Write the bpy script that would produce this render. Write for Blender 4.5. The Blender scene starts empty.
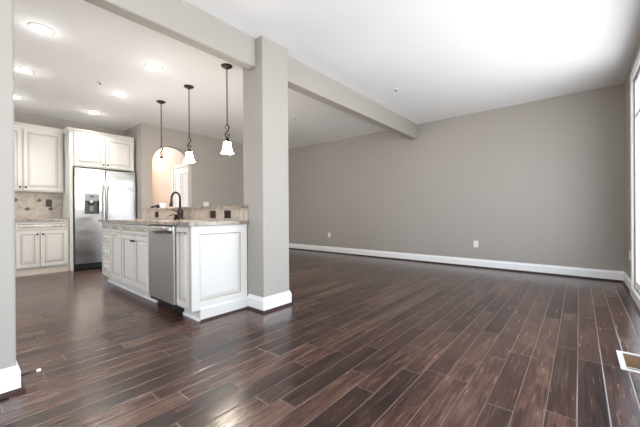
import bpy, bmesh, math, random
from math import pi, sin, cos, radians
from mathutils import Vector, Matrix
random.seed(7)
SC = bpy.context.scene
COL = SC.collection

# ------------------------------------------------------------------ camera
CAM_H = 0.98
yaw, pitch, roll, f_px = 0.7019, -0.0020, -0.0061, 306.5
F = Vector((-sin(yaw)*cos(pitch), cos(yaw)*cos(pitch), sin(pitch)))
R = Vector((cos(yaw), sin(yaw), 0)); U = R.cross(F)
R2 = R*cos(roll) + U*sin(roll); U2 = -R*sin(roll) + U*cos(roll)
cd = bpy.data.cameras.new('camera'); cam = bpy.data.objects.new('camera', cd); COL.objects.link(cam)
m = Matrix((R2, U2, -F)).transposed().to_4x4(); m.translation = Vector((0, 0, CAM_H))
cam.matrix_world = m
cd.sensor_width = 36; cd.lens = f_px/640*36; cd.clip_start = .02
SC.camera = cam

# ------------------------------------------------------------------ world, exposure
W = bpy.data.worlds.new('sky'); SC.world = W; W.use_nodes = True
bg = W.node_tree.nodes['Background']; bg.inputs[1].default_value = 3.5
_g = W.node_tree.nodes.new('ShaderNodeTexCoord'); _s = W.node_tree.nodes.new('ShaderNodeSeparateXYZ'); _r = W.node_tree.nodes.new('ShaderNodeValToRGB')
W.node_tree.links.new(_g.outputs['Generated'], _s.inputs[0]); _m = W.node_tree.nodes.new('ShaderNodeMapRange'); _m.inputs[1].default_value = -1
W.node_tree.links.new(_s.outputs[2], _m.inputs[0]); W.node_tree.links.new(_m.outputs[0], _r.inputs[0]); W.node_tree.links.new(_r.outputs[0], bg.inputs[0])
_e = _r.color_ramp.elements     # bright lower half added to lift the ceiling, hazy bright sky above
_e[0].position = .0; _e[0].color = (.76, .79, .82, 1); _e[1].position = 1; _e[1].color = (.48, .58, .76, 1)
for _p, _c in ((.48, (.76, .79, .82, 1)), (.52, (.78, .85, .92, 1))):
    _q = _e.new(_p); _q.color = _c
SC.view_settings.view_transform = 'Standard'; SC.view_settings.look = 'None'; SC.view_settings.gamma = 1
SC.view_settings.exposure = 1.0
SC.view_settings.use_curve_mapping = False
try:
    SC.cycles.use_denoising = True
    SC.cycles.max_bounces = 10; SC.cycles.diffuse_bounces = 6; SC.cycles.transparent_max_bounces = 12
    SC.cycles.sample_clamp_indirect = 6; SC.cycles.caustics_reflective = False
except Exception: pass

def portal(name, loc, rot, sx, sy):
    l = bpy.data.lights.new(name, 'AREA'); l.shape = 'RECTANGLE'; l.size = sx; l.size_y = sy
    o = bpy.data.objects.new(name, l); COL.objects.link(o); o.location = loc; o.rotation_euler = rot
    l.cycles.is_portal = True
    return o

# ------------------------------------------------------------------ room numbers
H = 2.735          # ceiling
D = 5.936          # far wall
XR = 0.479         # right wall
XA = -6.42         # arch wall
XK = -7.30         # kitchen back wall
YB = -3.0          # wall behind the camera
YRET = 2.29        # return between kitchen wall and arch wall
WIN = [(2.70, 5.00, 0.10, 2.47), (0.25, 2.50, 0.10, 2.50), (-2.25, -0.05, 0.10, 2.50)]   # openings in the right wall (last two unseen, added for daylight) y0,y1,z0,z1
ADDED_BWIN = (-1.75, -0.15, .85, 2.30)  # unseen window behind the camera, added to let in daylight
ADDED_KWIN = (-6.2, -3.7, .10, 2.42)                                                            # unseen back wall opening added to light the kitchen, x0,x1,z0,z1
for i, (y0, y1, z0, z1) in enumerate(WIN):
    portal('window_daylight', (XR+.085, (y0+y1)/2, (z0+z1)/2), (0, radians(90), 0), z1-z0, y1-y0)
for q in (ADDED_BWIN, ADDED_KWIN): portal('window_daylight', ((q[0]+q[1])/2, YB-.14, (q[2]+q[3])/2), (radians(90), 0, 0), q[1]-q[0], q[3]-q[2])

# ------------------------------------------------------------------ materials
def mat(name, col, rough=.5, metal=0, spec=.5, emit=None, es=0):
    m = bpy.data.materials.new(name); m.use_nodes = True
    b = m.node_tree.nodes['Principled BSDF']
    b.inputs['Base Color'].default_value = (*col, 1); b.inputs['Roughness'].default_value = rough
    b.inputs['Metallic'].default_value = metal; b.inputs['Specular IOR Level'].default_value = spec
    if emit: b.inputs['Emission Color'].default_value = (*emit, 1); b.inputs['Emission Strength'].default_value = es
    return m
def N(m, t, **kw):
    n = m.node_tree.nodes.new(t)
    for k, v in kw.items(): setattr(n, k, v)
    return n
def L(m, a, b): m.node_tree.links.new(a, b)
def bsdf(m): return m.node_tree.nodes['Principled BSDF']
def ramp(m, fac, stops):
    r = N(m, 'ShaderNodeValToRGB'); L(m, fac, r.inputs[0])
    e = r.color_ramp.elements
    while len(e) < len(stops): e.new(.5)
    for q, (p, c) in zip(e, stops): q.position = p; q.color = (*c, 1)
    return r.outputs[0]
def noise(m, vec, scale, detail=3, rough=.5):
    n = N(m, 'ShaderNodeTexNoise'); n.inputs['Scale'].default_value = scale; n.inputs['Detail'].default_value = detail
    n.inputs['Roughness'].default_value = rough
    if vec: L(m, vec, n.inputs['Vector'])
    return n.outputs['Fac']
def pos(m): return N(m, 'ShaderNodeNewGeometry').outputs['Position']
def bump(m, h, dist=.002, strength=.5):
    b = N(m, 'ShaderNodeBump'); b.inputs['Distance'].default_value = dist; b.inputs['Strength'].default_value = strength
    L(m, h, b.inputs['Height']); L(m, b.outputs[0], bsdf(m).inputs['Normal'])
def M_(m, op, a, b=None, c=None):
    n = N(m, 'ShaderNodeMath', operation=op)
    for i, v in enumerate((a, b, c)):
        if v is None: continue
        if isinstance(v, (int, float)): n.inputs[i].default_value = v
        else: L(m, v, n.inputs[i])
    return n.outputs[0]

def paint(name, col, rough=.6):
    m = mat(name, col, rough, spec=.3); p = pos(m)
    bump(m, noise(m, p, 180, 2), .0006, .35)
    return m
WALL = paint('greige_wall_paint', (.400, .370, .332))
CEIL = paint('white_ceiling_paint', (.90, .90, .90), .8)
TRIMW = mat('white_trim_paint', (.90, .90, .89), .35)
SHOE = mat('dark_wood_shoe', (.045, .022, .017), .5, spec=.3)
HALLP = paint('hall_beige_paint', (.56, .44, .36))
DOORW = mat('door_cream_paint', (.74, .70, .65), .4)

def floor_mat():
    m = mat('dark_hickory_planks', (.1, .05, .03), .3)
    p = pos(m); s = N(m, 'ShaderNodeSeparateXYZ'); L(m, p, s.inputs[0]); X, Y = s.outputs[0], s.outputs[1]
    w = .120
    u = M_(m, 'DIVIDE', M_(m, 'ADD', X, 10.0-.03), w)
    i = M_(m, 'FLOOR', u); fu = M_(m, 'SUBTRACT', u, i)
    wn = N(m, 'ShaderNodeTexWhiteNoise', noise_dimensions='1D'); L(m, i, wn.inputs['W'])
    off = M_(m, 'MULTIPLY', wn.outputs[0], 7.31)
    wn2 = N(m, 'ShaderNodeTexWhiteNoise', noise_dimensions='1D'); L(m, M_(m, 'ADD', i, 91.7), wn2.inputs['W'])
    ln = M_(m, 'ADD', M_(m, 'MULTIPLY', wn2.outputs[0], .45), .62)
    v = M_(m, 'DIVIDE', M_(m, 'ADD', M_(m, 'ADD', Y, 10.0), off), ln)
    # irregular butt joints
    j = M_(m, 'FLOOR', v); fv = M_(m, 'SUBTRACT', v, j)
    cv = N(m, 'ShaderNodeCombineXYZ'); L(m, i, cv.inputs[0]); L(m, j, cv.inputs[1])
    wp = N(m, 'ShaderNodeTexWhiteNoise', noise_dimensions='3D'); L(m, cv.outputs[0], wp.inputs['Vector'])
    rnd = wp.outputs[0]
    # distance to board edges in metres
    du = M_(m, 'MULTIPLY', M_(m, 'MINIMUM', fu, M_(m, 'SUBTRACT', 1, fu)), w)
    dv = M_(m, 'MULTIPLY', M_(m, 'MINIMUM', fv, M_(m, 'SUBTRACT', 1, fv)), ln)
    d = M_(m, 'MINIMUM', du, dv)
    # grain
    gv = N(m, 'ShaderNodeCombineXYZ')
    L(m, M_(m, 'MULTIPLY', X, 60), gv.inputs[0]); L(m, M_(m, 'MULTIPLY', Y, 4.5), gv.inputs[1]); L(m, M_(m, 'MULTIPLY', rnd, 40), gv.inputs[2])
    n1 = noise(m, gv.outputs[0], 1.0, 5, .65)
    bv = N(m, 'ShaderNodeCombineXYZ')
    L(m, M_(m, 'MULTIPLY', X, 13), bv.inputs[0]); L(m, M_(m, 'MULTIPLY', Y, 2.6), bv.inputs[1]); L(m, M_(m, 'MULTIPLY', rnd, 77), bv.inputs[2])
    n2 = noise(m, bv.outputs[0], 1.0, 3, .6)
    t = M_(m, 'ADD', M_(m, 'MULTIPLY', rnd, .30), M_(m, 'ADD', M_(m, 'MULTIPLY', n1, .85), M_(m, 'MULTIPLY', n2, .62)))
    t = M_(m, 'SUBTRACT', t, .37)
    c = ramp(m, t, [(0.20, (.008, .004, .004)), (.38, (.026, .011, .009)), (.54, (.062, .026, .019)), (.72, (.115, .058, .040)), (.95, (.195, .115, .082))])
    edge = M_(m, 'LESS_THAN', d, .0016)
    mx = N(m, 'ShaderNodeMix', data_type='RGBA'); L(m, edge, mx.inputs[0]); L(m, c, mx.inputs[6]); mx.inputs[7].default_value = (.20, .15, .125, 1)  # lighter seam colour stands in for window glints on the bevels
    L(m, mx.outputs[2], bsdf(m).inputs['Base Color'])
    L(m, M_(m, 'ADD', M_(m, 'MULTIPLY', n1, .20), .14), bsdf(m).inputs['Roughness'])
    # bump: bevelled edges, hand-scraped waves, grain
    bev = N(m, 'ShaderNodeMapRange'); L(m, d, bev.inputs[0]); bev.inputs[1].default_value = 0; bev.inputs[2].default_value = .005
    hv = N(m, 'ShaderNodeCombineXYZ')
    L(m, M_(m, 'MULTIPLY', X, 16), hv.inputs[0]); L(m, M_(m, 'MULTIPLY', Y, 3.5), hv.inputs[1]); L(m, M_(m, 'MULTIPLY', rnd, 33), hv.inputs[2])
    n3 = noise(m, hv.outputs[0], 1.0, 2, .5)
    hgt = M_(m, 'ADD', M_(m, 'MULTIPLY', bev.outputs[0], .55), M_(m, 'ADD', M_(m, 'MULTIPLY', n3, .8), M_(m, 'MULTIPLY', n1, .10)))
    bump(m, hgt, .0025, .8)
    bsdf(m).inputs['Specular IOR Level'].default_value = .62
    return m
FLOOR = floor_mat()

CABW = mat('cream_white_cabinet_paint', (.67, .655, .615), .38)
GLAZE = mat('brown_cabinet_glaze', (.47, .40, .31), .45)
def granite():
    m = mat('beige_granite', (.6, .5, .4), .18); p = pos(m)
    n = noise(m, p, 55, 5, .8); n2 = noise(m, p, 9, 3, .6)
    t = M_(m, 'ADD', M_(m, 'MULTIPLY', n, .65), M_(m, 'MULTIPLY', n2, .4))
    L(m, ramp(m, t, [(.36, (.06, .045, .04)), (.48, (.22, .18, .145)), (.57, (.42, .36, .29)), (.74, (.60, .55, .47))]), bsdf(m).inputs['Base Color'])
    return m
GRAN = granite()
def travertine(name, axis):
    m = mat(name, (.6, .5, .4), .4)
    s = N(m, 'ShaderNodeSeparateXYZ'); L(m, pos(m), s.inputs[0])
    cv = N(m, 'ShaderNodeCombineXYZ'); L(m, s.outputs[axis], cv.inputs[0]); L(m, M_(m, 'SUBTRACT', s.outputs[2], .905), cv.inputs[1])
    sv = N(m, 'ShaderNodeCombineXYZ'); L(m, M_(m, 'MULTIPLY', s.outputs[axis], 26), sv.inputs[0]); L(m, M_(m, 'MULTIPLY', s.outputs[2], 9), sv.inputs[1])
    n = noise(m, sv.outputs[0] if axis == 0 else cv.outputs[0], 1.0 if axis == 0 else 14, 4, .7)
    c = ramp(m, n, [(.30, (.33, .27, .21)), (.50, (.52, .45, .37)), (.72, (.66, .60, .52))])
    b = N(m, 'ShaderNodeTexBrick'); L(m, cv.outputs[0], b.inputs['Vector']); b.offset = .5 if axis else 0
    b.inputs['Scale'].default_value = 1; b.inputs['Brick Width'].default_value = .152; b.inputs['Row Height'].default_value = .152
    b.inputs['Mortar Size'].default_value = .0022
    L(m, c, b.inputs['Color1']); L(m, c, b.inputs['Color2']); b.inputs['Mortar'].default_value = (.50, .43, .34, 1)
    L(m, b.outputs['Color'], bsdf(m).inputs['Base Color'])
    return m
TILEX = travertine('travertine_tile', 0); TILEY = travertine('travertine_tile', 1)
BRONZE = mat('oil_rubbed_bronze', (.045, .032, .026), .38, .7)
DARKTILE = mat('dark_accent_tile', (.05, .040, .035), .35)
def steel():
    m = mat('brushed_stainless', (.36, .36, .355), .30, 1.0)
    s = N(m, 'ShaderNodeSeparateXYZ'); L(m, pos(m), s.inputs[0])
    cv = N(m, 'ShaderNodeCombineXYZ'); L(m, M_(m, 'MULTIPLY', s.outputs[2], 1.6), cv.inputs[2]); L(m, M_(m, 'MULTIPLY', s.outputs[1], .8), cv.inputs[1]); L(m, M_(m, 'MULTIPLY', s.outputs[0], .8), cv.inputs[0])
    bump(m, noise(m, cv.outputs[0], 2.6, 1), .03, .6)
    return m
STEEL = steel()
STEELD = mat('satin_stainless', (.47, .46, .44), .40, .85)
CHROME = mat('satin_nickel', (.62, .61, .58), .22, 1.0)
BLACK = mat('black_plastic', (.012, .012, .013), .35)
GREYP = mat('grey_plastic', (.22, .23, .24), .35)
WHITEP = mat('white_plastic', (.85, .85, .84), .35)
WHITEM = mat('white_metal', (.80, .79, .77), .35)
OAK = mat('unfinished_oak', (.42, .29, .17), .6)
SHADE = mat('glowing_frosted_glass', (.9, .9, .88), .3, emit=(1, .96, .91), es=28)
LENS = mat('recessed_lamp_lens', (.9, .9, .9), .4, emit=(1, .96, .90), es=26)
def glass():
    m = bpy.data.materials.new('window_glass'); m.use_nodes = True; nt = m.node_tree
    for n in list(nt.nodes): nt.nodes.remove(n)
    o = N(m, 'ShaderNodeOutputMaterial'); t = N(m, 'ShaderNodeBsdfTransparent'); g = N(m, 'ShaderNodeBsdfGlossy'); g.inputs['Roughness'].default_value = .02
    f = N(m, 'ShaderNodeFresnel'); f.inputs[0].default_value = 1.45; x = N(m, 'ShaderNodeMixShader')
    ge = N(m, 'ShaderNodeNewGeometry'); k = M_(m, 'MULTIPLY', f.outputs[0], M_(m, 'SUBTRACT', 1.0, ge.outputs['Backfacing']))
    L(m, k, x.inputs[0]); L(m, t.outputs[0], x.inputs[1]); L(m, g.outputs[0], x.inputs[2]); L(m, x.outputs[0], o.inputs[0])
    return m
GLASS = glass()

# ------------------------------------------------------------------ mesh helpers
def NB(): return bmesh.new()
def box(bm, x0, x1, y0, y1, z0, z1, mi=0):
    v = [bm.verts.new(c) for c in ((x0,y0,z0),(x1,y0,z0),(x1,y1,z0),(x0,y1,z0),(x0,y0,z1),(x1,y0,z1),(x1,y1,z1),(x0,y1,z1))]
    for q in ((0,3,2,1),(4,5,6,7),(0,1,5,4),(1,2,6,5),(2,3,7,6),(3,0,4,7)):
        f = bm.faces.new([v[k] for k in q]); f.material_index = mi
    return bm
def lathe(bm, prof, n=24, axis='z', o=(0,0,0), mi=0):
    rings = []
    for r, z in prof:
        ring = []
        for k in range(n):
            a = 2*pi*k/n; p = (r*cos(a), r*sin(a), z)
            if axis == 'y': p = (p[0], z, p[1])
            if axis == 'x': p = (z, p[0], p[1])
            ring.append(bm.verts.new((p[0]+o[0], p[1]+o[1], p[2]+o[2])))
        rings.append(ring)
    for a, b in zip(rings, rings[1:]):
        for k in range(n):
            f = bm.faces.new((a[k], a[(k+1) % n], b[(k+1) % n], b[k])); f.material_index = mi; f.smooth = True
    for ring in (rings[0], rings[-1]):
        try: f = bm.faces.new(ring); f.material_index = mi
        except Exception: pass
    return bm
def tube(bm, pts, r, n=10, mi=0):
    pts = [Vector(p) for p in pts]; rad = r if isinstance(r, (list, tuple)) else [r]*len(pts)
    rings = []; up = None
    for i, p in enumerate(pts):
        t = (pts[min(i+1, len(pts)-1)] - pts[max(i-1, 0)]).normalized()
        if up is None: up = t.orthogonal().normalized()
        up = (up - t*up.dot(t)).normalized(); s = t.cross(up)
        rings.append([bm.verts.new(p + (up*cos(2*pi*k/n) + s*sin(2*pi*k/n))*rad[i]) for k in range(n)])
    for a, b in zip(rings, rings[1:]):
        for k in range(n):
            f = bm.faces.new((a[k], a[(k+1) % n], b[(k+1) % n], b[k])); f.smooth = True; f.material_index = mi
    for ring in (rings[0], rings[-1]):
        f = bm.faces.new(ring); f.material_index = mi
    return bm
def prism(bm, prof, A, B, nrm, mi=0, ma=0, mb=0):
    """profile (out, z) swept from A to B, 'out' measured along nrm"""
    A, B, n = Vector(A), Vector(B), Vector(nrm)
    t = (B-A).normalized()      # ma / mb: +1 outside mitre, -1 inside mitre
    ra = [bm.verts.new(A - t*d*ma + n*d + Vector((0,0,z))) for d, z in prof]; rb = [bm.verts.new(B + t*d*mb + n*d + Vector((0,0,z))) for d, z in prof]
    k = len(prof)
    for i in range(k):
        bm.faces.new((ra[i], ra[(i+1) % k], rb[(i+1) % k], rb[i])).material_index = mi
    bm.faces.new(ra).material_index = mi; bm.faces.new(rb).material_index = mi
    return bm
def poly(bm, pts, d0, d1, axis, mi=0):
    """2-D outline extruded along an axis"""
    def P(p, d): return (p[0], d, p[1]) if axis == 'y' else ((d, p[0], p[1]) if axis == 'x' else (p[0], p[1], d))
    a = [bm.verts.new(P(p, d0)) for p in pts]; b = [bm.verts.new(P(p, d1)) for p in pts]; k = len(pts)
    for i in range(k): bm.faces.new((a[i], a[(i+1) % k], b[(i+1) % k], b[i])).material_index = mi
    bm.faces.new(a).material_index = mi; bm.faces.new(b).material_index = mi
    return bm
def obj(name, bm, mats, parent=None, bevel=0, label=None):
    bmesh.ops.recalc_face_normals(bm, faces=bm.faces[:])
    me = bpy.data.meshes.new(name); bm.to_mesh(me); bm.free()
    for q in (mats if isinstance(mats, (list, tuple)) else [mats]): me.materials.append(q)
    o = bpy.data.objects.new(name, me); COL.objects.link(o)
    if parent: o.parent = parent
    if bevel:
        b = o.modifiers.new('bevel', 'BEVEL'); b.width = bevel; b.segments = 2; b.limit_method = 'ANGLE'
    if label: o['label'] = label
    return o
def thing(name, label, cat, loc=(0,0,0), rz=0, group=None):
    o = bpy.data.objects.new(name, None); COL.objects.link(o); o.empty_display_size = .1
    o.location = loc; o.rotation_euler = (0, 0, rz); o['label'] = label; o['category'] = cat
    if group: o['group'] = group
    return o
def tag(o, label, cat, group=None):
    o['label'] = label; o['category'] = cat
    if group: o['group'] = group
    return o
def struct(name, bm, mats, parent=None, bevel=0, label=None):
    o = obj(name, bm, mats, parent, bevel, label)
    if not parent: o['kind'] = 'structure'
    return o
def dup(root, loc, label, group=None):
    def cp(o, par):
        c = o.copy(); COL.objects.link(c); c.parent = par
        for ch in list(o.children): cp(ch, c)
        return c
    r = cp(root, None); r.location = loc; r['label'] = label
    if group: r['group'] = group
    return r
def raised(bm, x0, x1, z0, z1, yb, t=.020, st=.055, gl=1):
    """raised-panel front in the xz plane, back face at y=yb, facing -y; groove faces carry the glaze"""
    st = min(st, (x1-x0)*.28, (z1-z0)*.28); q = min(.032, (min(x1-x0, z1-z0)-2*st)*.25)
    dp = min(.012, t*.55)
    rings = [(0, yb, 0), (0, yb-t+.005, 0), (.004, yb-t, gl), (st, yb-t, 0), (st+.006, yb-t+dp, gl), (st+.010, yb-t+dp, gl), (st+.010+q, yb-t+.001, 0)]
    vs = []
    for ins, y, _ in rings:
        vs.append([bm.verts.new(c) for c in ((x0+ins,y,z0+ins),(x1-ins,y,z0+ins),(x1-ins,y,z1-ins),(x0+ins,y,z1-ins))])
    for k in range(len(vs)-1):
        for i in range(4):
            bm.faces.new((vs[k][i], vs[k][(i+1)%4], vs[k+1][(i+1)%4], vs[k+1][i])).material_index = rings[k+1][2]
    bm.faces.new(vs[-1]); bm.faces.new(vs[0])
    return bm
CM = [CABW, GLAZE]
def knob(par, x, y, z):
    bm = lathe(NB(), [(.006, 0), (.006, -.012), (.014, -.017), (.016, -.023), (.011, -.029), (.001, -.031)], 16, 'y', (x, y, z))
    return obj('knob', bm, BRONZE, par, label='dark bronze round knob')
def pull(par, x, y, z, w=.10):
    bm = tube(NB(), [(x-w/2, y, z), (x-w/2, y-.022, z), (x-w/2+.01, y-.028, z), (x, y-.031, z), (x+w/2-.01, y-.028, z), (x+w/2, y-.022, z), (x+w/2, y, z)], .0055, 8)
    return obj('pull', bm, CHROME, par, label='satin metal bar pull')

# ================================================================== STRUCTURE
# floor with the opening for the register
VX0, VX1, VY0, VY1 = .222, .345, 2.668, 2.955
def rects(bm, X0, X1, Y0, Y1, hx0, hx1, hy0, hy1, z0, z1):
    box(bm, X0, X1, Y0, hy0, z0, z1); box(bm, X0, X1, hy1, Y1, z0, z1)
    box(bm, X0, hx0, hy0, hy1, z0, z1); box(bm, hx1, X1, hy0, hy1, z0, z1)
    return bm
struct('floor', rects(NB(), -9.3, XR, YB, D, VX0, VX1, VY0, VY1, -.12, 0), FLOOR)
struct('ceiling', box(NB(), -9.3, XR+.15, YB-.15, D+.15, H, H+.12), CEIL)
# walls
struct('wall_far', box(NB(), XA-.15, XR+.15, D, D+.15, -.12, H), WALL)
def holed_wall_x(bm, x0, x1, Y0, Y1, Z0, Z1, holes):
    y = Y0
    for (a, b, c, d) in sorted(holes):
        box(bm, x0, x1, y, a, Z0, Z1)
        if c > Z0: box(bm, x0, x1, a, b, Z0, c)
        box(bm, x0, x1, a, b, d, Z1); y = b
    box(bm, x0, x1, y, Y1, Z0, Z1); return bm
struct('wall_right', holed_wall_x(NB(), XR, XR+.09, YB, D, -.12, H, WIN), WALL)
bm = NB(); xa = -9.3
for (x0, x1, z0, z1) in (ADDED_KWIN, ADDED_BWIN):
    box(bm, xa, x0, YB-.15, YB, -.12, H); box(bm, x0, x1, YB-.15, YB, -.12, z0); box(bm, x0, x1, YB-.15, YB, z1, H); xa = x1
box(bm, xa, XR+.15, YB-.15, YB, -.12, H)
struct('wall_back', bm, WALL)
struct('wall_kitchen', box(NB(), XK-.15, XK, YB, YRET, 0, H), WALL)
struct('wall_kitchen_return', box(NB(), XK-.15, XA-.14, YRET, YRET+.12, 0, H), WALL)
# arched opening: semicircle, centre y=2.875, radius .40, springing at z 1.965
AY, AR, AZ = 2.880, .405, 1.965
pts = [(YRET, 0), (AY-AR, 0), (AY-AR, AZ)]
for k in range(1, 24):
    a = pi - pi*k/24; pts.append((AY+AR*cos(a), AZ+AR*sin(a)))
pts += [(AY+AR, AZ), (AY+AR, 0), (D, 0), (D, H), (YRET, H)]
struct('wall_arch', poly(NB(), pts, XA-.14, XA, 'x'), WALL)
# hall seen through the arch
struct('wall_hall_side', box(NB(), -8.75, XA-.14, 3.34, 3.44, 0, H), HALLP)
struct('wall_hall_end', box(NB(), -8.75, -8.65, YRET+.12, 3.34, 0, H), HALLP)
# inner door on the hall's side wall (facing -y)
d = thing('door_1', 'cream panelled door standing beyond the arched opening', 'door', (-6.93, 3.34, 0)); d['kind'] = 'structure'
del d['category']; del d['label']
bm = NB(); box(bm, -.40, .40, -.03, 0, .01, 2.03)
for (a, b, c, e) in ((-.32, -.04, .2, .9), (.04, .32, .2, .9), (-.32, -.04, 1.02, 1.90), (.04, .32, 1.02, 1.90)):
    raised(bm, a, b, c, e, -.029, .010, .02)
obj('door_leaf', bm, [DOORW, GLAZE], d)
bm = NB(); box(bm, -.48, -.40, -.045, 0, 0, 2.12); box(bm, .36+.04, .36+.0, -.045, 0, 0, 2.12) if False else box(bm, .285+.115, .365, -.045, 0, 0, 2.12)
box(bm, -.48, .365, -.045, 0, 2.035, 2.12)
obj('door_casing', bm, DOORW, d, .004)

# near wall at the left, column and beams
XCOL = -2.38; XCL = -2.70; YC0, YC1 = 1.948, 2.298
YL = .206
struct('wall_left', box(NB(), XCL, XCOL, YB, YL, 0, H), WALL, bevel=.012)
struct('support_column', box(NB(), XCL, XCOL, YC0, YC1, 0, H), WALL, bevel=.006)
XB0, XB1, ZB = -2.60, -2.475, 2.446
struct('ceiling_beam', box(NB(), XB0, XB1, YL, YC0, ZB, H), WALL, bevel=.014)
struct('ceiling_beam', box(NB(), XB0, XB1+.01, YC1, D, ZB, H), WALL, bevel=.004)
# knee wall behind the island
struct('wall_knee', box(NB(), -5.20, XCL, YC0+.005, 2.12, 0, 1.035), WALL)

# baseboards + dark shoe
BP = [(0, 0), (.016, 0), (.016, .112), (.013, .122), (.008, .132), (.006, .147), (0, .147)]
SP = [(.016, 0), (.036, 0), (.035, .010), (.030, .017), (.023, .022), (.016, .023)]
nt_ = [0]
def baseboard(name, segs, shoe=True):
    bm, bs = NB(), NB()
    for A, B, n, ma, mb in segs:
        prism(bm, BP, A, B, n, 0, ma, mb)
        prism(bs, SP, A, B, n, 0, ma, mb)
    struct(name, bm, TRIMW)
    if shoe:
        nt_[0] += 1; struct('trim_%d' % nt_[0], bs, SHOE)
baseboard('baseboard_far', [((XA, D, 0), (XR, D, 0), (0, -1, 0), 0, -1)])
baseboard('baseboard_right', [((XR, WIN[0][1]+.10, 0), (XR, D, 0), (-1, 0, 0), 0, -1), ((XR, WIN[1][1]+.1, 0), (XR, WIN[0][0]-.1, 0), (-1, 0, 0), 0, 0), ((XR, WIN[2][1]+.1, 0), (XR, WIN[1][0]-.1, 0), (-1, 0, 0), 0, 0)])
baseboard('baseboard_column', [((XCOL, YC0, 0), (XCOL, YC1, 0), (1, 0, 0), 1, 1), ((-2.618, YC0, 0), (XCOL, YC0, 0), (0, -1, 0), 0, 1), ((XCL, YC1, 0), (XCOL, YC1, 0), (0, 1, 0), 0, 1)])
baseboard('baseboard_left', [((XCOL, YB, 0), (XCOL, YL, 0), (1, 0, 0), 0, 1), ((XCL, YL, 0), (XCOL, YL, 0), (0, 1, 0), 0, 1)])
baseboard('baseboard_arch', [((XA, AY+AR, 0), (XA, D-.034, 0), (1, 0, 0), 0, 0)])

# windows in the right wall (first one is at the picture's right edge, the others are added, unseen)
def window(name, y0, y1, z0, z1, transom):
    r = thing(name, '', '', (XR, 0, 0)); del r['label']; del r['category']; r['kind'] = 'structure'
    c = .09
    bm = NB()
    box(bm, -.020, 0, y1, y1+c, 0, z1+c); box(bm, -.020, 0, y0-c, y0, 0, z1+c); box(bm, -.020, 0, y0, y1, z1, z1+c)
    box(bm, -.026, 0, y0, y1, 0, z0)
    box(bm, -.028, 0, y1-.004, y1+c+.004, 0, .16); box(bm, -.028, 0, y0-c-.004, y0+.004, 0, .16)
    obj('window_casing', bm, TRIMW, r, .003)
    bm = NB(); f = .055; ym = (y0+y1)/2
    for a, b in ((y0, y0+f), (y1-f, y1), (ym-f/2, ym+f/2)): box(bm, .01, .06, a, b, z0, z1)
    for a, b in ((z0, z0+f+.03), (z1-f, z1), (transom, transom+.05)): box(bm, .013, .057, y0, y1, a, b)
    obj('window_frame', bm, TRIMW, r)
    bm = NB(); box(bm, .032, .038, y0+f, y1-f, z0+f, z1-f)
    obj('pane', bm, GLASS, r)
for i, w in enumerate(WIN): window('window_%d' % (i+1), *w, 2.02)  # window_2 and window_3 are unseen, added for daylight
for nm, (x0, x1, z0, z1) in (('window_4', ADDED_BWIN), ('window_5', ADDED_KWIN)):
    r = thing(nm, '', '', (0, YB, 0)); del r['label']; del r['category']; r['kind'] = 'structure'
    bm = NB()
    box(bm, x0-.09, x0, 0, .02, 0, z1+.09); box(bm, x1, x1+.09, 0, .02, 0, z1+.09); box(bm, x0, x1, 0, .02, z1, z1+.09); box(bm, x0, x1, 0, .02, 0, z0)
    for a in (x0, (x0+x1)/2-.025, x1-.05): box(bm, a, a+.05, -.09, -.04, z0, z1)
    for a in (z0, z1-.05): box(bm, x0, x1, -.088, -.042, a, a+.05)
    obj('window_frame', bm, TRIMW, r)
    obj('pane', box(NB(), x0+.05, x1-.05, -.068, -.062, z0+.05, z1-.05), GLASS, r)

# ================================================================== KITCHEN WALL RUN (local -y faces +x world)
RZ = pi/2
XF = -6.76      # base cabinet face
CRP = [(0, 0), (.006, 0), (.010, .014), (.030, .040), (.040, .052), (.040, .062), (0, .062)]
def crown(name, par, x0, x1, y, z, left=False, depth=.3):
    bm = prism(NB(), CRP, (x0, y, z), (x1, y, z), (0, -1, 0))
    if left: prism(bm, CRP, (x0, y-.04, z), (x0, y+depth, z), (-1, 0, 0))
    return obj(name, bm, CABW, par)
# base cabinet
bd = -XK+XF-.004      # depth to the wall
t = thing('base_cabinet', 'cream base cabinet below the tiled backsplash, left of the refrigerator', 'cabinet', (XF, .565, 0), RZ)
w = .68; bm = NB(); box(bm, 0, w, 0, bd, .10, .872)
obj('body', bm, CM, t, .002)
obj('toe_kick', box(NB(), 0, w, .012, bd, 0, .10), mat('toe_kick_paint', (.62, .56, .48), .5), t)
dr = obj('drawer', raised(NB(), .02, w-.012, .735, .850, 0, st=.022), CM, t); pull(dr, .16, -.018, .79, .12); pull(dr, w-.155, -.018, .79, .12)
dm = .305
k = obj('door', raised(NB(), .02, dm-.004, .125, .715, 0), CM, t); knob(k, dm-.035, -.02, .66)
k = obj('door', raised(NB(), dm+.004, w-.012, .125, .715, 0), CM, t); knob(k, dm+.035, -.02, .66)
t2 = thing('base_cabinet', 'cream base cabinet mostly hidden behind the near left wall', 'cabinet', (XF, -.10, 0), RZ)
bm = NB(); box(bm, 0, .66, 0, bd, .10, .872); obj('body', bm, CM, t2, .002)
obj('toe_kick', box(NB(), 0, .66, .06, bd, 0, .10), TRIMW, t2)
for a, b in ((.012, .326), (.334, .648)): obj('door', raised(NB(), a, b, .125, .85, 0), CM, t2)
# worktop
tag(obj('worktop', box(NB(), XK, XF+.03, -.12, 1.246, .872, .905), GRAN, None, .004), 'beige granite worktop on the cream base cabinet left of the refrigerator', 'worktop')
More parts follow.
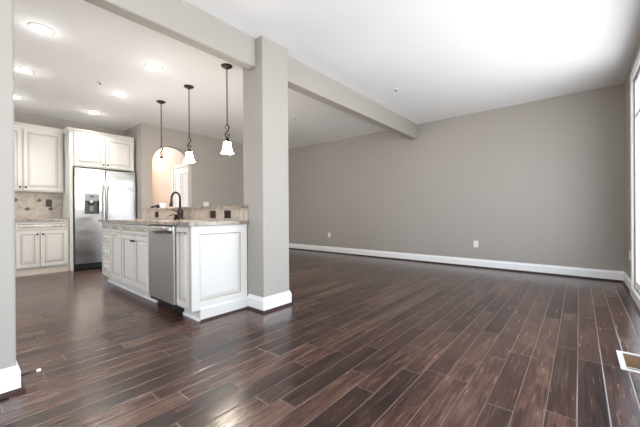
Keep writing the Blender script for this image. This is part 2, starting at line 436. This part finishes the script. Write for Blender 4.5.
# backsplash with diamond insets
b = thing('tile_backsplash', 'beige travertine backsplash with dark diamond insets under the wall cabinets', 'backsplash', (XK+.002, 0, 0))
obj('tile_field', box(NB(), 0, .012, -.12, 1.246, .905, 1.37), TILEY, b)
for (y, z) in ((.935, 1.232), (.78, 1.080), (1.085, 1.080), (.63, 1.232)):
    s = .040; bm = NB()
    poly(bm, [(y-s, z), (y, z-s*.85), (y+s, z), (y, z+s*.85)], .012, .0155, 'x')
    obj('diamond_inset', bm, DARKTILE, b, label='dark bronze diamond inset tile')
def outlet(name, loc, rz, label, cat, w, h, plate, face, n=2, group=None, kind='outlet', horiz=False):
    t = thing(name, label, cat, loc, rz, group)
    obj('cover_plate', box(NB(), -w/2, w/2, -.006, 0, -h/2, h/2), plate, t, .002)
    for q in (-1, 1):
        bm = NB()
        if kind == 'outlet':
            cx, cz = (q*w*.22, 0) if horiz else (0, q*h*.19)
            lathe(bm, [(.015, -.0062), (.015, -.008), (.0005, -.008)], 16, 'y', (cx, 0, cz))
            for e_ in (-.006, .006): box(bm, cx+e_-.001, cx+e_+.001, -.0087, -.0075, cz-.004, cz+.004, 1)
            obj('socket', bm, [face, BLACK], t)
        else:
            box(bm, q*w*.24-.017, q*w*.24+.017, -.009, -.006, -h*.29, h*.29)
            obj('rocker', bm, face, t)
    return t
outlet('wall_outlet', (XK+.014, 1.062, 1.185), RZ, 'dark bronze outlet plate on the travertine backsplash left of the refrigerator', 'outlet', .085, .135, BRONZE, BRONZE, kind='switch')

# wall cabinet left
XU = -7.07; ud = -XK+XU
t = thing('wall_cabinet', 'white wall cabinet with raised panel doors above the tiled backsplash', 'cabinet', (XU, .25, 1.37), RZ)
w = .985; obj('body', box(NB(), 0, w, 0, ud, 0, 1.08), CM, t, .002)
m_ = .455
k = obj('door', raised(NB(), .012, m_-.006, .02, 1.045, 0), CM, t); knob(k, m_-.035, -.02, .07)
k = obj('door', raised(NB(), m_+.006, w-.025, .02, 1.045, 0), CM, t); knob(k, m_+.035, -.02, .07)
crown('crown_moulding', t, 0, w, 0, 1.07)
# refrigerator enclosure: tall panel + cabinet above
XE = -6.70; ed = -XK+XE
t = thing('refrigerator_cabinet', 'white cabinet with two doors above the refrigerator, with tall side panel', 'cabinet', (XE, 1.250, 0), RZ)
w = 1.0
obj('side_panel', box(NB(), 0, .045, 0, ed, 0, 2.41), CM, t, .002)
obj('body', box(NB(), .045, w, 0, ed, 1.82, 2.41), CM, t, .002)
dm = .520
k = obj('door', raised(NB(), .060, dm-.006, 1.835, 2.39, 0), CM, t); knob(k, dm-.035, -.02, 1.885)
k = obj('door', raised(NB(), dm+.006, w-.012, 1.835, 2.39, 0), CM, t); knob(k, dm+.035, -.02, 1.885)
crown('crown_moulding', t, 0, w, 0, 2.412, True, XE-XU-.042)
obj('back_filler', box(NB(), w, w+.038, .10, ed, 1.82, 2.41), CM, t)

# refrigerator
t = thing('refrigerator', 'stainless steel side-by-side refrigerator with ice dispenser in the left door', 'refrigerator', (-6.70, 1.300, 0), RZ)
fw = .965
obj('body', box(NB(), 0, fw, .02, .595, .02, 1.775), mat('fridge_grey_case', (.10, .10, .105), .45), t, .004)
fs = .458
dl = NB()
# left door with opening for dispenser: y range .15-.365, z .985-1.345
a0, a1, c0, c1 = .145, .362, .985, 1.345
for (p, q, r_, s_) in ((.008, a0, .115, 1.79), (a1, fs-.004, .115, 1.79), (a0, a1, .115, c0), (a0, a1, c1, 1.79)): box(dl, p, q, -.055, .015, r_, s_)
bmesh.ops.remove_doubles(dl, verts=dl.verts[:], dist=1e-5)
ld = obj('door', dl, STEEL, t, label='left freezer door with dispenser')
rd = obj('door', box(NB(), fs+.004, fw-.004, -.055, .015, .115, 1.79), STEEL, t, .008, label='wide right refrigerator door')
obj('bottom_grille', box(NB(), .01, fw-.01, -.02, .03, .02, .105), BLACK, t, label='black toe grille')
obj('hinge_cover', box(NB(), .02, .10, -.04, .06, 1.79, 1.805), GREYP, t); obj('hinge_cover', box(NB(), fw-.10, fw-.02, -.04, .06, 1.79, 1.805), GREYP, t)
for x in (fs-.034, fs+.040):
    pts = [(x, -.055, .50), (x, -.095, .52), (x, -.107, .58), (x, -.110, 1.0), (x, -.107, 1.42), (x, -.095, 1.49), (x, -.055, 1.51)]
    obj('handle', tube(NB(), pts, .0125, 12), CHROME, ld if x < fs else rd, label='vertical tubular handle')
dsp = obj('dispenser', box(NB(), a0, a1, -.058, -.050, c0+.235, c1), GREYP, t, label='grey dispenser control panel over dark recess')
bm = NB(); box(bm, a0, a1, .0, .014, c0, c0+.235); box(bm, a0, a0+.006, -.056, 0, c0, c0+.235); box(bm, a1-.006, a1, -.056, 0, c0, c0+.235); box(bm, a0, a1, -.058, 0, c0, c0+.012)
obj('recess', bm, BLACK, dsp)
obj('display', box(NB(), a0+.075, a1-.075, -.060, -.058, c1-.065, c1-.035), BLACK, dsp)
obj('ice_chute', lathe(NB(), [(.050, c0+.235), (.046, c0+.20), (.028, c0+.165), (.024, c0+.15)], 18, 'z', ((a0+a1)/2, -.024, 0)), CHROME, dsp)
obj('paddle', box(NB(), (a0+a1)/2-.03, (a0+a1)/2+.03, -.012, -.004, c0+.05, c0+.16), GREYP, dsp)

# ================================================================== ISLAND (fronts face -y)
YF = 1.357; IZ = .872; IDP = YC0-.012-YF      # carcass front, top, depth
def cab(name, label, x0, x1, full=True):
    t = thing(name, label, 'cabinet', (x0, YF, 0), 0)
    bm = NB(); w_ = x1-x0
    if 'sink' in name:
        box(bm, 0, .018, 0, IDP, .10, IZ); box(bm, w_-.018, w_, 0, IDP, .10, IZ); box(bm, .018, w_-.018, 0, IDP, .10, .118)
        box(bm, .018, w_-.018, 0, .018, .118, IZ); box(bm, .018, w_-.018, IDP-.012, IDP, .118, IZ)
    else: box(bm, 0, w_, 0, IDP, .10, IZ)
    obj('body', bm, CM, t, .0015)
    obj('toe_kick', box(NB(), 0, x1-x0, .065, .085, 0, .10), CABW, t)
    obj('toe_trim', box(NB(), 0, x1-x0, .050, .065, 0, .022), TRIMW, t)
    return t, x1-x0
t, w = cab('drawer_cabinet', 'cream island cabinet with a stack of four drawers, at the far left end', -5.245, -4.845)
for a, b in ((.745, .855), (.545, .730), (.335, .530), (.120, .320)):
    q = obj('drawer', raised(NB(), .012, w-.008, a, b, 0, st=.030), CM, t); pull(q, w/2, -.018, (a+b)/2, .10)
t, w = cab('pull_out_cabinet', 'cream island cabinet with one drawer over a narrow pull-out door', -4.843, -4.425)
q = obj('drawer', raised(NB(), .010, w-.010, .745, .855, 0, st=.030), CM, t); pull(q, w/2, -.018, .80, .12)
q = obj('door', raised(NB(), .010, w-.010, .120, .730, 0), CM, t); pull(q, w/2, -.018, .703, .12)
t, w = cab('sink_cabinet', 'cream island sink cabinet with two knobbed doors beside the dishwasher', -4.423, -3.562)
q = obj('drawer', raised(NB(), .012, w-.012, .745, .855, 0, st=.030), CM, t); pull(q, w*.24, -.018, .80, .12); pull(q, w*.76, -.018, .80, .12)
q = obj('door', raised(NB(), .012, w/2-.004, .120, .730, 0), CM, t); knob(q, w/2-.035, -.02, .665)
q = obj('door', raised(NB(), w/2+.004, w-.012, .120, .730, 0), CM, t); knob(q, w/2+.035, -.02, .665)
# dishwasher
t = thing('dishwasher', 'stainless steel dishwasher built into the island front', 'dishwasher', (-3.558, YF, 0))
w = .610
obj('body', box(NB(), .004, w-.004, .0, IDP-.02, .10, IZ-.003), GREYP, t)
obj('door', box(NB(), .006, w-.006, -.026, -.001, .105, .862), STEELD, t, .005)
obj('bottom_strip', box(NB(), .006, w-.006, -.012, .03, .075, .102), BLACK, t)
obj('toe_plate', box(NB(), .006, w-.006, .065, .085, 0, .10), BLACK, t)
bm = NB(); n = 18
secs = []
for i in range(n+1):
    u = i/n; x = .02 + u*(w-.04); bow = sin(pi*u)
    zt = .862; zb = .776 - .006*sin(2*pi*u) + .010*abs(2*u-1); yo = -.030-.030*bow**.6
    secs.append([bm.verts.new(c) for c in ((x, -.026, zt), (x, yo, zt-.006), (x, yo-.006, (zt+zb)/2), (x, yo+.004, zb), (x, -.026, zb+.012))])
for a, b in zip(secs, secs[1:]):
    for k in range(5): bm.faces.new((a[k], a[(k+1) % 5], b[(k+1) % 5], b[k])).smooth = True
bm.faces.new(secs[0]); bm.faces.new(secs[-1])
obj('handle', bm, mat('bright_stainless', (.78, .78, .77), .22, 1), t, label='bright bowed full-width handle')
# narrow cabinet
t, w = cab('narrow_cabinet', 'narrow cream cabinet between the dishwasher and the island end panel', -2.942, -2.652)
q = obj('door', raised(NB(), .022, w-.016, .120, .860, 0, st=.05), CM, t); pull(q, w/2, -.019, .800, .11)
# end panel (faces +x)
t = thing('island_end_panel', 'cream raised end panel of the island facing the living room', 'panel', (-2.650, YF-.02, 0), RZ)
wl = YC0-.008-(YF-.02)
obj('panel', raised(NB(), 0, wl, .10, IZ, .001, st=.080, t=.019), CM, t)
obj('side_glaze_strip', box(NB(), -.003, 0, -.012, .0, .10, IZ), GLAZE, t)
obj('skirting', prism(NB(), [(0, 0), (.012, 0), (.012, .105), (.006, .118), (0, .122)], (.078, -.018, 0), (wl, -.018, 0), (0, -1, 0)), CABW, t)
obj('lower_board', box(NB(), .078, wl, -.018, .001, 0, .10), CABW, t)
obj('shoe', prism(NB(), [(0, 0), (.016, 0), (.014, .010), (.006, .016), (0, .017)], (.078, -.030, 0), (wl, -.030, 0), (0, -1, 0)), SHOE, t, label='dark wood quarter-round shoe')

# island worktop with sink cut-out
YT = YC0-.020
SX0, SX1, SY0, SY1 = -4.33, -3.65, 1.42, 1.74
bm = rects(NB(), -5.29, -2.600, 1.306, YT, SX0, SX1, SY0, SY1, IZ, .905)
bmesh.ops.remove_doubles(bm, verts=bm.verts[:], dist=1e-5)
tag(obj('island_worktop', bm, GRAN, None), 'beige granite worktop on the kitchen island, below the raised bar', 'worktop')
# splash tile on the knee wall
bm = NB(); box(bm, -5.20, -2.632, YT, YC0-.002, .905, 1.035)
b = thing('island_backsplash', 'travertine tile strip between the island worktop and raised bar', 'backsplash', (0, 0, 0))
obj('tile_field', bm, TILEX, b)
# raised bar top
bm = NB(); box(bm, -5.26, -2.703, 1.895, 2.32, 1.035, 1.066); box(bm, -2.703, -2.62, 1.895, YC0-.002, 1.035, 1.066)
bmesh.ops.remove_doubles(bm, verts=bm.verts[:], dist=1e-5)
tag(obj('raised_bar_top', bm, GRAN), 'raised beige granite bar top behind the island worktop', 'worktop')
for x, lab, ww in ((-4.83, 'dark bronze outlet on the island tile left of the faucet', .10), (-3.27, 'left of two dark bronze outlets on the island tile right of the faucet', .105), (-2.965, 'right of two dark bronze outlets on the island tile, nearest the column', .105)):
    outlet('wall_outlet', (x, YT, .970), 0, lab, 'outlet', ww*1.15, .086, BRONZE, BRONZE, horiz=True)

# sink basin
bm = NB(); g = .012
box(bm, SX0-g, SX1+g, SY0-g, SY1+g, .70, .706); box(bm, SX0-g, SX0, SY0-g, SY1+g, .706, IZ); box(bm, SX1, SX1+g, SY0-g, SY1+g, .706, IZ); box(bm, SX0, SX1, SY0-g, SY0, .706, IZ); box(bm, SX0, SX1, SY1, SY1+g, .706, IZ)
tag(obj('sink', bm, STEEL), 'stainless undermount sink basin set into the island worktop', 'sink')
# faucet
t = thing('faucet', 'dark bronze gooseneck pull-down faucet on the island worktop', 'faucet', (-3.88, 1.83, .905))
obj('base', lathe(NB(), [(.042, 0), (.042, .010), (.034, .018), (.031, .06), (.035, .07), (.035, .125), (.024, .14), (.018, .15)], 24), BRONZE, t)
pts = [(0, 0, .14), (0, 0, .265)]
for k in range(1, 13):
    a = pi*k/12; pts.append((-.030+.030*cos(a), -.040+.040*cos(a), .265+.080*sin(a)))
pts += [(-.06, -.08, .235)]
obj('spout', tube(NB(), pts, .0135, 14), BRONZE, t)
obj('spray_head', tube(NB(), [(-.06, -.08, .245), (-.061, -.082, .215), (-.064, -.085, .175), (-.065, -.086, .165)], [.015, .019, .022, .020], 16), BRONZE, t)
obj('lever', tube(NB(), [(-.02, -.01, .095), (-.05, -.02, .105), (-.12, -.04, .125), (-.15, -.05, .128)], [.010, .008, .006, .007], 10), BRONZE, t)
t = thing('soap_dispenser', 'short dark bronze soap dispenser left of the gooseneck faucet', 'soap dispenser', (-3.99, 1.83, .905))
obj('body', lathe(NB(), [(.034, 0), (.034, .014), (.026, .022), (.024, .045), (.028, .05), (.028, .065), (.004, .07)], 20), BRONZE, t)
obj('nozzle', tube(NB(), [(0, 0, .058), (-.03, -.02, .062), (-.075, -.045, .056), (-.08, -.048, .045)], .007, 10), BRONZE, t)
# small things on the bar top
t = thing('bar_ornament', 'small black curved object lying on the raised bar below the arched opening', 'ornament', (-5.05, 1.99, 1.066), radians(25))
bm = NB(); tube(bm, [(-.08, 0, .016), (-.05, 0, .020), (0, 0, .034), (.05, 0, .044), (.08, 0, .046)], [.014, .019, .014, .018, .013], 12)
obj('curved_top', bm, BLACK, t)
obj('foot', box(NB(), .03, .07, -.02, .02, 0, .036), BLACK, t, .003)
t = thing('cup', 'small white cup on the raised bar beside the small black curved object', 'cup', (-4.88, 2.03, 1.066))
obj('vessel', lathe(NB(), [(.030, 0), (.036, .004), (.040, .075), (.037, .075), (.033, .008), (.001, .007)], 20), WHITEP, t)

# unseen lamp added to warm the hall beyond the arch
t = thing('added_hall_lamp', 'added unseen lamp for the hall beyond the arched opening', 'ceiling light', (-8.15, 2.75, H))
obj('added_lamp_bowl', lathe(NB(), [(.15, 0), (.15, -.02), (.12, -.06), (.06, -.085), (.001, -.09)], 28), SHADE, t)
l = bpy.data.lights.new('hall_fill', 'POINT'); l.energy = 7; l.color = (1, .84, .66); l.shadow_soft_size = .08
o = bpy.data.objects.new('bulb_light', l); COL.objects.link(o); o.parent = t; o.location = (0, 0, -.14)  # light of the added hall lamp

# ================================================================== PENDANTS
def pendant(loc, label):
    t = thing('pendant_light', label, 'pendant light', loc, 0, 'bell pendants over the island')
    obj('canopy', lathe(NB(), [(.066, 0), (.066, -.006), (.055, -.016), (.030, -.028), (.012, -.034), (.008, -.045)], 28), BRONZE, t)
    obj('rod', tube(NB(), [(0, 0, -.03), (0, 0, -.70)], .0065, 10), BRONZE, t)
    pts = []
    for k in range(30):
        u = k/29; z = -.695 - .165*u; a = u*2*pi
        pts.append((.024*sin(a)*(.6+.4*u), .012*sin(a), z))
    sc = tube(NB(), pts, [.0065+.002*sin(pi*k/29) for k in range(30)], 8)
    cur = []
    for k in range(22):
        a = -pi/2 + 1.75*pi*k/21; r_ = .026*(1-.45*k/21); cur.append((.024+r_*cos(a), 0, -.83+r_*sin(a)*1.0))
    tube(sc, cur, .005, 8)
    cur = [(-c[0]*.8, 0, c[2]+.115) for c in cur[:14]]; tube(sc, cur, .004, 8)
    obj('scroll', sc, BRONZE, t)
    obj('lamp_socket', lathe(NB(), [(.010, -.85), (.020, -.865), (.030, -.890), (.030, -.912)], 20), BRONZE, t)
    prof = [(.028, -.903), (.035, -.907), (.040, -.925), (.045, -.960), (.052, -.992), (.061, -1.020), (.073, -1.040), (.070, -1.040), (.058, -1.016), (.049, -.990), (.042, -.960), (.037, -.927), (.031, -.911)]
    obj('shade', lathe(NB(), prof, 32), SHADE, t, label='white frosted glass bell shade, lit')
    l = bpy.data.lights.new('pendant_bulb', 'POINT'); l.energy = 9; l.color = (1, .85, .66); l.shadow_soft_size = .03
    o = bpy.data.objects.new('bulb_light', l); COL.objects.link(o); o.parent = t; o.location = (0, 0, -1.075)
    return t
p0 = pendant((-3.195, 2.078, H), 'lit bell pendant light nearest the column, rightmost over the island')
dup(p0, (-4.105, 2.070, H), 'lit bell pendant light hanging in the middle of the three over the island')
dup(p0, (-4.985, 2.064, H), 'lit bell pendant light hanging in front of the arched opening')

# ================================================================== RECESSED LIGHTS
def can(loc, label):
    t = thing('recessed_light', label, 'ceiling light', loc, 0, 'recessed lights in the kitchen ceiling')
    obj('trim_ring', lathe(NB(), [(.074, 0), (.098, 0), (.096, -.006), (.076, -.009), (.074, -.004)], 32), WHITEM, t)
    obj('lens', lathe(NB(), [(.001, -.004), (.075, -.004), (.075, -.001), (.001, -.001)], 32), LENS, t)
    l = bpy.data.lights.new('recessed_lamp', 'SPOT'); l.energy = 21; l.color = (1, .97, .93); l.spot_size = radians(118); l.spot_blend = .7; l.shadow_soft_size = .07
    o = bpy.data.objects.new('lamp', l); COL.objects.link(o); o.parent = t; o.location = (0, 0, -.02)
    l = bpy.data.lights.new('recessed_lamp_glow', 'POINT'); l.energy = .45; l.color = (1, .98, .95); l.shadow_soft_size = .05
    o = bpy.data.objects.new('lamp_glow', l); COL.objects.link(o); o.parent = t; o.location = (0, 0, -.09)
    return t
c0 = can((-3.87, .52, H), 'recessed ceiling light in the near row, closest to the camera')
dup(c0, (-5.14, .525, H), 'recessed ceiling light in the near row, middle one')
dup(c0, (-6.40, .545, H), 'recessed ceiling light in the near row, beside the white wall cabinets')
dup(c0, (-3.87, 1.525, H), 'recessed ceiling light in the far row, closest to the pendants and beam')
dup(c0, (-5.13, 1.53, H), 'recessed ceiling light in the far row, middle one')
dup(c0, (-6.39, 1.53, H), 'recessed ceiling light in the far row, in front of the refrigerator')
# sprinkler heads
def sprinkler(loc, label):
    t = thing('sprinkler_head', label, 'sprinkler', loc, 0, 'ceiling sprinkler heads')
    obj('escutcheon', lathe(NB(), [(.034, 0), (.034, -.004), (.026, -.010), (.010, -.012)], 24), WHITEM, t)
    obj('deflector', lathe(NB(), [(.006, -.010), (.006, -.024), (.017, -.025), (.017, -.028), (.001, -.030)], 16), CHROME, t)
    return t
s0 = sprinkler((-4.85, 1.23, H), 'small sprinkler head on the kitchen ceiling among the recessed lights')
dup(s0, (-1.983, 4.035, H), 'small sprinkler head on the living room ceiling right of the beam')
dup(s0, (-4.0, 4.035, H), 'small sprinkler head on the ceiling left of the far beam')

# ================================================================== OUTLETS, REGISTER, STOP
outlet('wall_outlet', (-4.723, D, .431), 0, 'white outlet on the far wall, the left one nearer the column', 'outlet', .075, .12, WHITEP, WHITEP)
outlet('wall_outlet', (-1.40, D, .411), 0, 'white outlet on the far wall, the right one near the middle', 'outlet', .075, .12, WHITEP, WHITEP)
outlet('wall_outlet', (XR, 5.36, .43), -pi/2, 'white outlet on the right wall beside the window casing', 'outlet', .07, .115, WHITEP, WHITEP)
outlet('light_switch', (XA, 3.617, 1.18), RZ, 'white double light switch on the grey wall right of the arch', 'light switch', .13, .125, WHITEP, WHITEP, kind='switch')
t = thing('floor_register', 'open floor register with white frame in the floor by the right wall', 'floor vent', (0, 0, 0))
obj('frame', rects(NB(), .194, .372, 2.645, 2.978, VX0, VX1, VY0, VY1, 0, .006), WHITEM, t, .0015)
bm = NB(); g = .004
box(bm, VX0, VX1, VY0, VY1, -.118, -.112)
box(bm, VX0, VX0+g, VY0, VY1, -.112, 0); box(bm, VX1-g, VX1, VY0, VY1, -.112, 0); box(bm, VX0, VX1, VY0, VY0+g, -.112, 0); box(bm, VX0, VX1, VY1-g, VY1, -.112, 0)
obj('duct_box', bm, OAK, t, label='bare tan wood inside of the register opening')
obj('damper', box(NB(), VX0+g, VX1-g, (VY0+VY1)/2-.004, (VY0+VY1)/2+.004, -.08, -.035), WHITEM, t)
t = thing('door_stop', 'thin dark door stop with white tip on the left wall baseboard', 'door stop', (-2.47, YL+.016, .050))
obj('spring', tube(NB(), [(0, 0, 0), (0, .078, 0)], .0055, 10), BRONZE, t)
obj('tip', lathe(NB(), [(.008, .076), (.009, .080), (.009, .094), (.004, .097)], 14, 'y'), WHITEP, t, label='white rubber tip')
